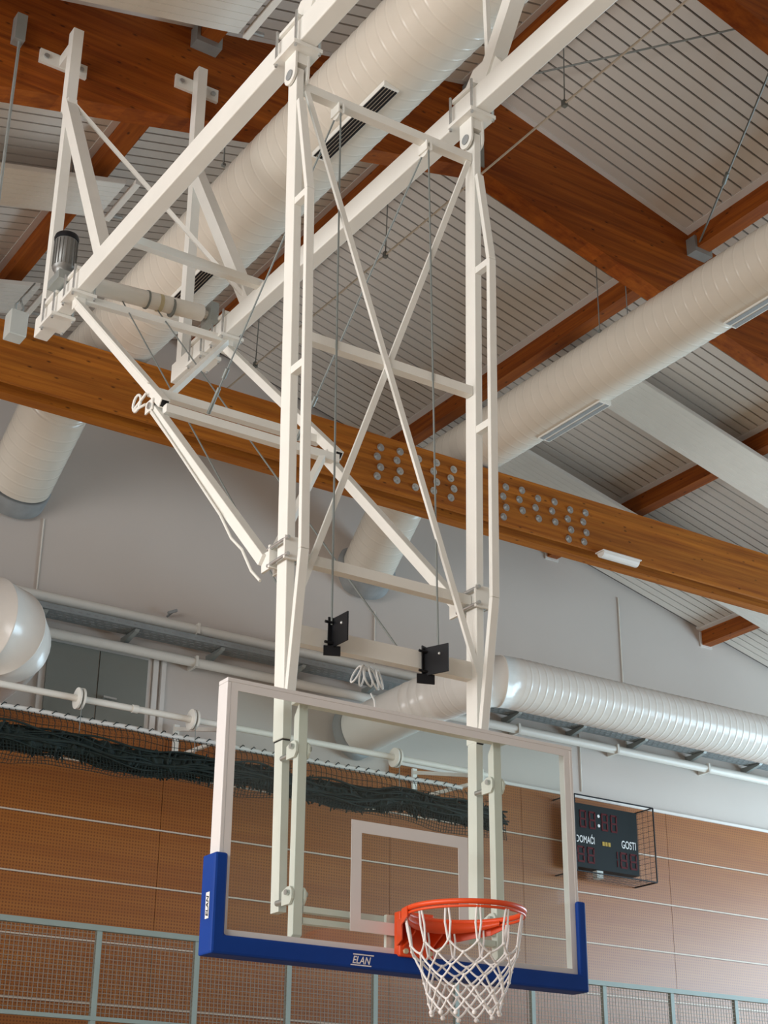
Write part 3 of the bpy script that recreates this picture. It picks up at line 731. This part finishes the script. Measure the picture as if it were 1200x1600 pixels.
# ------------------------------------------------------------------ hanging frame of the backstop
bf = thing('backstop_frame', (0, .22, 3.1), 'cream steel hanging frame with two posts and crossed braces', 'frame')
YB = .22
def xpost(z): return .50 + (.565 - .50) * (z - 3.1) / (7.35 - 3.1)
for s in (-1, 1):
    z = railz(s); xr = s * XB
    # clamp on the rail with hinge cheeks
    MB().box((xr - .065, YB - .10, z + .077), (xr + .065, YB + .10, z + .10)).build('rail_clamp', 'cream_paint', bf)
    clo = MB().box((xr - .085, YB - .11, z - .10), (xr + .085, YB + .11, z - .077)).build('rail_clamp', 'cream_paint', bf)
    for yy in (YB - .10, YB + .10):
        for xx in (xr - .072, xr + .072): MB().cyl((xx, yy, z - .115), (xx, yy, z + .115), .008, 8).build('clamp_stud', 'zinc', clo)
    MB().box((xr - .030, YB - .05, z - .165), (xr + .030, YB + .05, z - .10)).build('hinge_block', 'cream_paint', bf)
    for sx_ in (-1, 1):
        xc = xr + sx_ * .037; prof = [(YB - .055, z - .10), (YB + .055, z - .10), (YB + .055, z - .225)]
        for k in range(1, 8):
            a = math.pi * k / 8; prof.append((YB + .055 * math.cos(a), z - .225 - .055 * math.sin(a)))
        prof.append((YB - .055, z - .225))
        ck = MB().prism(prof, 0, xc - .006, xc + .006).build('hinge_cheek', 'cream_paint', bf)
        MB().cyl((xc + sx_ * .006, YB, z - .225), (xc + sx_ * .012, YB, z - .225), .03, 16).build('hinge_pin', 'gasket_grey', ck)
    # main post: upper tube, then the lower telescoping tube
    zt = z - .19; zs = 3.80 if s < 0 else 3.95
    MB().bar((s * xpost(zs), YB, zs), (s * xpost(zt), YB, zt), .044, .085, ref=(0, 1, 0)).build('post', 'cream_paint', bf, bevel=.004)
    MB().box((s * xpost(zs) - .018, YB - .038, zs - .006), (s * xpost(zs) + .018, YB + .038, zs - .0005)).build('post_opening', 'black_steel', bf)
    MB().bar((s * .50, YB, 3.08), (s * xpost(zs) , YB, zs + .15), .036, .066, ref=(0, 1, 0)).build('inner_post', 'cream_paint', bf)
    # truss tube in front of the post with rungs
    yt = .065
    def X(z_): return s * xpost(z_)
    pts = [(X(7.1), YB - .055, 7.13), (X(6.55), yt, 6.53), (X(4.64), yt, 4.63), (X(4.0), YB - .055, 3.97)]
    for a, b in zip(pts[:-1], pts[1:]):
        MB().bar(a, b, .044, .026, ref=(0, 1, 0)).build('truss_tube', 'cream_paint', bf, bevel=.003)
    for z_ in (6.52, 5.57): MB().box((X(z_) - .018, yt + .010, z_ - .02), (X(z_) + .018, YB - .040, z_ + .02)).build('rung', 'cream_paint', bf)
    # clamp that takes the folding brace
    zk = 4.66
    ka = MB().box((X(zk) - .05, YB - .075, zk - .055), (X(zk) + .05, YB - .062, zk + .055)).build('brace_clamp', 'cream_paint', bf)
    kb = MB().box((X(zk) - .05, YB + .062, zk - .055), (X(zk) + .05, YB + .075, zk + .055)).build('brace_clamp', 'cream_paint', bf)
    for xx in (-.042, .042):
        for zz in (-.04, .04): MB().cyl((X(zk) + xx, YB - .095, zk + zz), (X(zk) + xx, YB + .09, zk + zz), .009, 8).build('clamp_stud', 'zinc', bf)
    for xx in (-.03, .03):
        MB().box((X(zk) + xx - .006, YB + .075, zk - .05), (X(zk) + xx + .006, YB + .16, zk + .04)).build('brace_lug', 'cream_paint', bf)
for z_, w_, nm in ((7.26, .052, 'cross_bar'), (5.80, .05, 'cross_bar'), (4.66, .05, 'cross_bar')):
    yy = YB if z_ > 5 else YB + .02
    MB().bar((-xpost(z_) + .026, yy, z_), (xpost(z_) - .026, yy, z_), .05, w_).build(nm, 'cream_paint', bf)
MB().bar((-xpost(4.3) + .02, YB + .02, 4.295), (xpost(4.3) - .02, YB + .02, 4.305), .05, .085).build('cross_bar', 'cream_paint', bf)
MB().bar((-.52, YB - .035, 7.22), (.515, YB - .035, 4.27), .030, .016, ref=(0, 1, 0)).build('diagonal_brace', 'cream_paint', bf)
MB().bar((.525, YB - .012, 7.24), (-.50, YB - .012, 4.36), .030, .016, ref=(0, 1, 0)).build('diagonal_brace', 'cream_paint', bf)

# ------------------------------------------------------------------ folding brace
fb = thing('folding_brace', (0, 1.65, 6.0), 'folding cream brace between the rails and the posts, hinged in its middle', 'brace')
for s in (-1, 1):
    x = s * XB; z = railz(s); up = (x, 3.04 + (.06 if s > 0 else 0), z - .13); el = (x, 1.64, 6.06); lo = (x * .985, .36, 4.665)
    MB().box((x - .09, up[1] - .09, z - .10), (x + .09, up[1] + .09, z - .077)).build('rail_clamp', 'cream_paint', fb)
    MB().box((x - .065, up[1] - .09, z + .077), (x + .065, up[1] + .09, z + .10)).build('rail_clamp', 'cream_paint', fb)
    for yy in (-.08, .08):
        for xx in (-.075, .075): MB().cyl((x + xx, up[1] + yy, z - .12), (x + xx, up[1] + yy, z + .11), .008, 8).build('clamp_stud', 'zinc', fb)
    MB().box((x - .03, up[1] - .05, z - .17), (x + .03, up[1] + .03, z - .10)).build('hinge_block', 'cream_paint', fb)
    d_ = (Vector(el) - Vector(up)).normalized(); e2 = Vector(el) + d_ * .10 + Vector((0, 0, .02))
    ua = MB().bar(up, e2, .056, .056, ref=(1, 0, 0)).build('upper_arm', 'cream_paint', fb, bevel=.004)
    MB().bar(e2 + d_ * .0005, e2 + d_ * .002, .04, .04, ref=(1, 0, 0)).build('open_end', 'black_steel', ua)
    la = MB().bar(Vector(el) + Vector((0, .055, -.02)), lo, .056, .056, ref=(1, 0, 0)).build('lower_arm', 'cream_paint', fb, bevel=.004)
    MB().cyl((x - .05, 1.67, 6.03), (x + .05, 1.67, 6.03), .02, 10).build('elbow_pin', 'zinc', fb)
    MB().box((x - .040, 1.64, 6.0), (x - .032, 1.73, 6.07)).build('elbow_plate', 'cream_paint', fb); MB().box((x + .032, 1.64, 6.0), (x + .040, 1.73, 6.07)).build('elbow_plate', 'cream_paint', fb)
    if s < 0:
        pts = []
        for k in range(15):
            a = 2 * math.pi * k / 14 - .6; pts.append((x - .045, 1.84 + .05 * math.cos(a), 6.12 + .05 * math.sin(a)))
        MB().wire([(x - .045, 1.72, 6.13)] + pts + [(x - .045, 1.72, 6.06)], .008, 6).build('cable_loop', 'cream_paint', fb)
        MB().wire([(x - .036, up[1] - .03, up[2] + .02), (x - .036, 1.72, 6.20)], .007, 6).build('side_cable', 'cream_paint', fb)
        MB().wire([(x - .036, 1.66, 6.0), (x - .036, .75, 5.03), (x - .036, .62, 4.86), (x - .04, .50, 4.76), (x - .04, .40, 4.62), (x - .03, .33, 4.55)], .007, 6).build('side_cable', 'cream_paint', fb)
MB().bar((-XB, 3.02, 7.44), (XB, 3.08, 7.52), .045, .05).build('cross_bar', 'cream_paint', fb)
MB().bar((-XB, 1.78, 6.185), (XB, 1.80, 6.20), .05).build('cross_bar', 'cream_paint', fb)
MB().bar((-XB, 1.56, 5.975), (XB, 1.58, 5.985), .05).build('cross_bar', 'cream_paint', fb)
MB().bar((.44, 1.55, 5.95), (-.5, .40, 4.70), .035).build('diagonal_bar', 'cream_paint', fb)
MB().bar((.50, 2.98, 7.44), (-.42, 1.84, 6.22), .035).build('diagonal_bar', 'cream_paint', fb)

# ------------------------------------------------------------------ winch
wn_ = thing('hoist_winch', (0, 3.25, 7.6), 'hoist roller with grey motor mounted between the far rail ends', 'winch')
za, zb2 = 7.665, 7.745
MB().cyl((-.44, 3.17, za), (.40, 3.19, zb2), .060, 20).build('winding_drum', 'cream_paint', wn_)
for x in (-.03, .16): MB().cyl((x, 3.18, za + .037), (x + .012, 3.18, za + .038), .067, 20).build('cable_turn', 'cable_grey', wn_)
MB().cyl((.06, 3.18, za + .043), (.085, 3.18, za + .045), .0635, 20).build('tape_band', 'tape_ochre', wn_)
MB().cyl((.40, 3.19, zb2), (.50, 3.19, zb2), .03, 12).build('drum_axle', 'cream_paint', wn_)
MB().box((.44, 3.12, zb2 - .07), (.50, 3.27, zb2 + .08)).build('end_bearing', 'steel', wn_)
for s in (-1, 1):
    z = railz(s); x = s * XB; yq = 3.40 if s < 0 else 3.44
    MB().box((x - .085, yq - .11, z - .10), (x + .085, yq + .11, z - .077)).build('mounting_plate', 'cream_paint', wn_)
    MB().box((x - .07, yq - .11, z + .077), (x + .07, yq + .11, z + .10)).build('mounting_plate', 'cream_paint', wn_)
    for yy in (-.09, .09):
        for xx in (-.072, .072): MB().cyl((x + xx, yq + yy, z - .12), (x + xx, yq + yy, z + .12), .008, 8).build('clamp_stud', 'zinc', wn_)
mo = MB().rings([((-.62, 3.22, 7.68), (0, 0, 1), .055), ((-.62, 3.22, 7.74), (0, 0, 1), .062), ((-.62, 3.22, 7.745), (0, 0, 1), .075), ((-.62, 3.22, 7.97), (0, 0, 1), .075)], 24).build('motor_body', 'motor_grey', wn_)
MB().rings([((-.62, 3.22, 7.97), (0, 0, 1), .082), ((-.62, 3.22, 7.99), (0, 0, 1), .084), ((-.62, 3.22, 8.01), (0, 0, 1), .078), ((-.62, 3.22, 8.02), (0, 0, 1), .06)], 24).build('motor_cap', 'black_steel', mo)
fins = MB()
for k in range(20):
    a = 2 * math.pi * k / 20; c, s_ = math.cos(a), math.sin(a)
    fins.bar((-.62 + .077 * c, 3.22 + .077 * s_, 7.76), (-.62 + .077 * c, 3.22 + .077 * s_, 7.96), .004, .008, ref=(c, s_, 0))
fins.build('cooling_fins', 'motor_grey', mo)
MB().box((-.60, 3.29, 7.74), (-.53, 3.34, 7.90)).build('terminal_box', 'black_steel', mo)
MB().box((-.68, 3.13, 7.625), (-.50, 3.33, 7.69)).build('gear_housing', 'steel', wn_)

# ------------------------------------------------------------------ cables, pulleys, clamp plates
def cable(a, b, label, r=.005, turn=False):
    t = MB().wire([a, b], r, 6)
    if turn:
        d_ = (Vector(a) - Vector(b)).normalized(); t.cyl(Vector(b), Vector(b) + d_ * .16, .011, 8); t.cyl(Vector(b) + d_ * .22, Vector(b) + d_ * .28, .013, 8)
    t.build('hoist_cable', 'cable_grey', None, label=label, category='cable', group='steel cables of the hoist')
pl1, pl2 = (-.31, YB, 7.19), (.245, YB, 7.19)
cable((pl1[0], YB - .03, 7.18), (-.295, YB - .03, 4.36), 'left of the two straight vertical steel cables between the posts')
cable((pl2[0], YB - .03, 7.18), (.285, YB - .03, 4.36), 'right of the two straight vertical steel cables between the posts')
cable((pl1[0], YB + .03, 7.18), (-.30, 1.55, 6.02), 'slanting steel cable with turnbuckle ending on the left of the brace bars', turn=True)
cable((pl2[0], YB + .03, 7.18), (.27, 1.55, 6.02), 'slanting steel cable ending on the right of the brace bars', turn=True)
cable((-.20, 3.17, 7.62), (-.40, YB + .05, 4.34), 'slack steel cable from the winch drum to the left of the lowest crossbar')
cable((.06, 3.17, 7.64), (.12, YB + .05, 4.35), 'slack steel cable from the winch drum to the middle of the lowest crossbar')
for (x, y, z), lb in ((pl1, 'left'), (pl2, 'right')):
    t = thing('cable_pulley', (x, y, z), 'small white pulley under the top crossbar, the %s one' % lb, 'pulley', 'pulleys under the top crossbar')
    MB().box((x - .018, y - .04, z - .01), (x - .010, y + .04, z + .05)).build('pulley_cheek', 'cream_paint', t); MB().box((x + .010, y - .04, z - .01), (x + .018, y + .04, z + .05)).build('pulley_cheek', 'cream_paint', t)
    MB().cyl((x - .009, y, z), (x + .009, y, z), .034, 18).build('pulley_wheel', 'cream_paint', t)
for x, z, lb, a in ((-.285, 4.325, 'left', (0.02, -1, 0)), (.215, 4.29, 'right', (.38, -.925, 0))):
    t = thing('stop_plate', (x, YB - .03, z), 'black steel stop plate with bolts on the lowest crossbar, the %s one' % lb, 'plate', 'black plates on the lowest crossbar')
    a = Vector(a).normalized(); o_ = Vector((x, YB - .012, z)); nrm = a.cross(Vector((0, 0, 1))).normalized()
    MB().bar(o_, o_ + a * .135, .006, .135).build('plate', 'black_steel', t)
    MB().bar(o_ + a * .004 - nrm * .022, o_ + a * .004 + nrm * .02, .006, .15).build('angle_flange', 'black_steel', t)
    MB().bar(o_ + a * .002 + Vector((-.04, 0, -.085)), o_ + a * .03 + Vector((.03, 0, -.085)), .008, .045).build('lower_tab', 'black_steel', t)
    for zz in (-.05, .045): MB().cyl(o_ + a * .02 + Vector((-.045, 0, zz)), o_ + a * .02 + Vector((.006, 0, zz)), .007, 8).build('bolt', 'black_steel', t)
    MB().ball(o_ + a * .09 + Vector((-.004, 0, .025)), .008).build('rivet', 'zinc', t)
t = thing('cable_coil', (.0, YB + .05, 4.15), 'loose coil of white cable hanging under the lowest crossbar', 'cable')
mb = MB()
for k in range(5):
    x = -.10 + .032 * k; r_ = .042 + .008 * (k % 2); pts = []
    for j in range(17):
        a = 2 * math.pi * j / 16; pts.append((x + .02 * math.sin(a + k) + .012 * k * math.cos(a), YB + .07 + .03 * math.cos(a), 4.225 - .03 + r_ * math.sin(a)))
    mb.wire(pts, .0045, 6)
mb.build('coil', 'rope_white', t)
MB().wire([(-.02, YB + .07, 4.12), (0, YB + .07, 4.09), (.005, YB + .07, 4.05)], .004, 6).build('cable_tail', 'rope_white', t)
MB().ball((.005, YB + .07, 4.03), .016).build('plug', 'rope_white', t)

# ------------------------------------------------------------------ backboard
bb = thing('backboard', (0, .05, 2.85), 'clear glass basketball backboard with white frame and blue edge padding', 'backboard')
MB().box((-.885, -.002, 2.915), (.885, .010, 3.935)).build('glass_pane', 'board_glass', bb)
for z0, z1 in ((2.9, 2.918), (3.932, 3.95)): MB().box((-.9, -.006, z0), (.9, .072, z1)).build('frame_rail', 'board_white', bb, bevel=.003)
for x0, x1 in ((-.9, -.882), (.882, .9)): MB().box((x0, -.006, 2.9185), (x1, .072, 3.9315)).build('frame_rail', 'board_white', bb, bevel=.003)
mb = MB()
mb.box((-.882, -.0045, 3.90), (.882, -.0025, 3.932)); mb.box((-.882, -.0045, 2.918), (.882, -.0025, 2.95)); mb.box((-.882, -.0045, 2.95), (-.85, -.0025, 3.90)); mb.box((.85, -.0045, 2.95), (.882, -.0025, 3.90))
mb.build('border_line', 'board_white', bb)
mb = MB(); y0_, y1_ = -.0045, -.0025; b0 = 2.9
mb.box((-.295, y0_, b0 + .5), (.295, y1_, b0 + .55)); mb.box((-.295, y0_, b0 + .1), (.295, y1_, b0 + .15)); mb.box((-.295, y0_, b0 + .15), (-.245, y1_, b0 + .5)); mb.box((.245, y0_, b0 + .15), (.295, y1_, b0 + .5))
mb.build('target_rectangle', 'board_white', bb)
# blue padding along the lower edge and up both sides
poly = [(-.928, 2.852), (.918, 2.852), (.918, 3.24), (.872, 3.24), (.872, 2.925), (-.872, 2.925), (-.872, 3.235), (-.928, 3.235)]
wrap = [(-.9268, 2.8532), (.9168, 2.8532), (.9168, 3.2388), (.9005, 3.2388), (.9005, 2.8995), (-.9005, 2.8995), (-.9005, 3.2338), (-.9268, 3.2338)]
pad = MB().prism(poly, 1, -.034, -.0065).build('edge_padding', 'pad_blue', bb, bevel=.010)
MB().prism(wrap, 1, -.018, .076).build('padding_wrap', 'pad_blue', pad, bevel=.006)
def logo(org, ux, uz, h, w):
    ux = Vector(ux); uz = Vector(uz); n_ = ux.cross(uz); o_ = Vector(org)
    sh_ = .28
    mb = MB()
    def quad(u0, v0, u1, v1):
        p4 = [o_ + ux * (u + sh_ * v) + uz * v + n_ * .0012 for u, v in ((u0, v0), (u1, v0), (u1, v1), (u0, v1))]
        mb.add(p4, [(0, 1, 2, 3)])
    quad(0, 0, w, h * .10); quad(0, h * .90, w, h)
    mb.build('logo_bar', 'letter_white', pad)
    text('logo', 'ELAN', 'letter_white', pad, o_ + ux * (w * .05 + sh_ * h * .2) + uz * (h * .19), ux, uz, h * .62, depth=.0012, shear=.28, squash=w * .90 / (h * .62) / 3.55, bold=.02)
logo((-.310, -.034, 2.862), (1, 0, 0), (0, 0, 1), .046, .098)
logo((-.928, .046, 2.99), (0, 0, 1), (0, 1, 0), .05, .10) if False else None
# side logo reads upwards on a white sticker
MB().add([(-.9285, .030, 2.985), (-.9285, .000, 2.985), (-.9285, .000, 3.085), (-.9285, .030, 3.085)], [(0, 1, 2, 3)]).build('logo_sticker', 'letter_white', pad)
text('logo', 'ELAN', 'score_black', pad, (-.9285, .005, 2.992), (0, 0, 1), (0, 1, 0), .020, depth=.001, shear=.2, squash=1.15, bold=.02)
# steel uprights and clamps behind the board
for s in (-1, 1):
    x = s * .507; up = MB()
    prof = [(.05, 2.97), (.092, 2.945), (.092, 3.87), (.05, 3.93)]
    MB().prism(prof, 0, x - .022, x + .022).build('back_upright', 'cream_paint', bb, bevel=.003)
    for z_ in (3.73, 3.13):
        for xx in (-.03, .03):
            pr_ = [(.125, z_ - .04), (.125, z_ + .015), (.085, z_ + .03), (.06, z_ + .03), (.045, z_ + .012), (.045, z_ - .02), (.06, z_ - .04)]
            MB().prism(pr_, 0, x + xx - .005, x + xx + .005).build('clamp_ear', 'cream_paint', bb)
        MB().cyl((x - .05, .07, z_ + .005), (x + .05, .07, z_ + .005), .012, 10).build('clamp_bolt', 'zinc', bb)
        MB().cyl((x - .02, .12, z_ - .02), (x - .02, .185, z_ - .02), .013, 8).build('clamp_bolt', 'zinc', bb)
for z_ in (3.03, 3.075): MB().box((-.48, .055, z_ - .012), (.48, .09, z_ + .012)).build('cross_tube', 'cream_paint', bb)
MB().box((-.55, .02, 3.915), (.55, .08, 3.93)).build('top_stiffener', 'cream_paint', bb)
MB().box((-.11, .012, 2.94), (.11, .03, 3.085)).build('hoop_backing_plate', 'cream_paint', bb)

# ------------------------------------------------------------------ hoop and net
hp = thing('basketball_hoop', (0, -.375, 3.05), 'orange basketball ring on its mounting bracket', 'hoop')
HC = Vector((0, -.378, 3.05)); RR = .2335
def torus(cz, R, r, n=64, m_=10):
    rg = []
    mb = MB(); pts = []
    for i in range(n):
        a = 2 * math.pi * i / n
        for j in range(m_):
            b = 2 * math.pi * j / m_
            pts.append((HC.x + (R + r * math.cos(b)) * math.cos(a), HC.y + (R + r * math.cos(b)) * math.sin(a), cz + r * math.sin(b)))
    mb.add(pts, [(i*m_+j, ((i+1) % n)*m_+j, ((i+1) % n)*m_+(j+1) % m_, i*m_+(j+1) % m_) for i in range(n) for j in range(m_)], True)
    return mb
torus(HC.z, RR, .0105).build('ring', 'rim_orange', hp)
torus(HC.z - .0185, RR + .001, .0055, 64, 6).build('net_rod', 'rim_orange', hp)
MB().box((-.085, -.05, 2.915), (.085, -.005, 3.095)).build('mounting_plate', 'rim_orange', hp, bevel=.006)
# neck: top sheet, flared cheeks, curved rear skirt
top = [(-.085, -.05), (.085, -.05), (.10, -.10), (.19, -.235), (.155, -.245)]
arc = [(HC.x + (RR - .004) * math.cos(a), HC.y + (RR - .004) * math.sin(a)) for a in [math.radians(35 + 110 * k / 14) for k in range(15)]]
poly2 = [(-.10, -.10), (-.085, -.04), (.085, -.04), (.10, -.10)] + arc
MB().prism(poly2, 2, 3.046, 3.056).build('neck_sheet', 'rim_orange', hp)
for s in (-1, 1):
    path = [(s * .088, -.04), (s * .105, -.10), (s * .165, -.19), (s * .215, -.26), (s * .236, -.33)]
    mb = MB(); hz = [.10, .085, .07, .06, .04]
    vs = []
    for (x, y), h_ in zip(path, hz):
        for ox in (0, s * .005):
            vs.append((x + ox, y, 3.056)); vs.append((x + ox, y, 3.056 - h_))
    fs = []
    for k in range(len(path) - 1):
        a = 4 * k; b = a + 4
        fs += [(a, b, b+1, a+1), (a+2, a+3, b+3, b+2), (a, a+2, b+2, b), (a+1, b+1, b+3, a+3)]
    fs += [(0, 1, 3, 2), (4*4, 4*4+2, 4*4+3, 4*4+1)]
    mb.add(vs, fs); mb.build('neck_cheek', 'rim_orange', hp)
mb = MB(); vs = []; n_ = 20
for k in range(n_):
    a = math.radians(15 + 150 * k / (n_ - 1)); h_ = .046 * math.sin(math.pi * (.12 + .76 * k / (n_ - 1)))
    for rr_ in (RR - .012, RR - .006):
        vs.append((HC.x + rr_ * math.cos(a), HC.y + rr_ * math.sin(a), 3.045)); vs.append((HC.x + rr_ * math.cos(a), HC.y + rr_ * math.sin(a), 3.045 - h_))
fs = []
for k in range(n_ - 1):
    a = 4 * k; b = a + 4; fs += [(a, a+1, b+1, b), (a+2, b+2, b+3, a+3), (a+1, a+3, b+3, b+1), (a, b, b+2, a+2)]
mb.add(vs, fs, True); mb.build('rear_skirt', 'rim_orange', hp)
MB().prism([(-.05, 2.95), (-.05, 3.046), (-.15, 3.046), (-.13, 3.00)], 0, -.07, -.062).build('gusset', 'rim_orange', hp)
MB().prism([(-.05, 2.95), (-.05, 3.046), (-.15, 3.046), (-.13, 3.00)], 0, .062, .07).build('gusset', 'rim_orange', hp)
for x in (-.06, .06): MB().cyl((x, -.05, 2.935), (x, -.062, 2.935), .011, 6).build('bolt', 'tape_ochre', hp)

net = thing('hoop_net', (0, -.378, 2.6), 'white cord basketball net hanging from the orange ring', 'net')
NH = 12
lev = [(0.0, .2335), (-.122, .214), (-.160, .197), (-.204, .179), (-.248, .163), (-.291, .149), (-.330, .139), (-.362, .134)]
def node(k, i):
    dz, r_ = lev[k]
    off = 0 if k <= 1 else (.5 if k % 2 == 0 else 0.0)
    a = 2 * math.pi * (i + off) / NH + .12
    sw = .004 * math.sin(3 * a + k)
    return Vector((HC.x + (r_ + sw) * math.cos(a), HC.y + (r_ + sw) * math.sin(a), HC.z - .018 + dz + .006 * math.sin(2 * a + 1.3 * k)))
def cord(a, b, sag=.0, r=.0043):
    mid_ = (a + b) / 2 + Vector((0, 0, -sag)); q1 = a.lerp(b, .25) + Vector((0, 0, -sag * .75)); q3 = a.lerp(b, .75) + Vector((0, 0, -sag * .75))
    return [a, q1, mid_, q3, b]
for i in range(NH):
    mb = MB()
    a, b = node(0, i), node(1, i)
    tdir = Vector((-math.sin(2*math.pi*i/NH + .12), math.cos(2*math.pi*i/NH + .12), 0))
    for s in (-1, 1): mb.wire([a + tdir * s * .006, a.lerp(b, .5) + tdir * s * .011, b + tdir * s * .003], .0043, 6)
    mb.ball(b, .0075)
    for s in (0, -1): mb.wire(cord(b, node(2, i + s), .006), .0043, 6)
    for k in range(2, len(lev) - 1):
        n0 = node(k, i); mb.ball(n0, .0075)
        js = (i, i + 1) if k % 2 == 0 else (i, i - 1)
        for j in js: mb.wire(cord(n0, node(k + 1, j), .004), .0043, 6)
    last = node(len(lev) - 1, i); mb.ball(last + Vector((0, 0, -.008)), .0095)
    mb.build('net_cord', 'net_white', net)
# small fittings on the end wall
for x, z, lb, mt_ in ((3.25, 8.07, 'small dark spotlight clamp above the upper wall pipe', 'gasket_grey'), (3.72, 7.86, 'tiny reddish fitting on the wall under the upper pipe', 'segment_red')):
    t = thing('wall_fitting', (x, 9.5, z), lb, 'fitting')
    MB().bar((x - .05, 9.42, z - .02), (x + .05, 9.42, z + .03), .04, .03).build('fitting_body', mt_, t)
    MB().cyl((x, 9.42, z), (x, YW - .002, z - .01), .012, 8).build('fitting_arm', mt_, t)
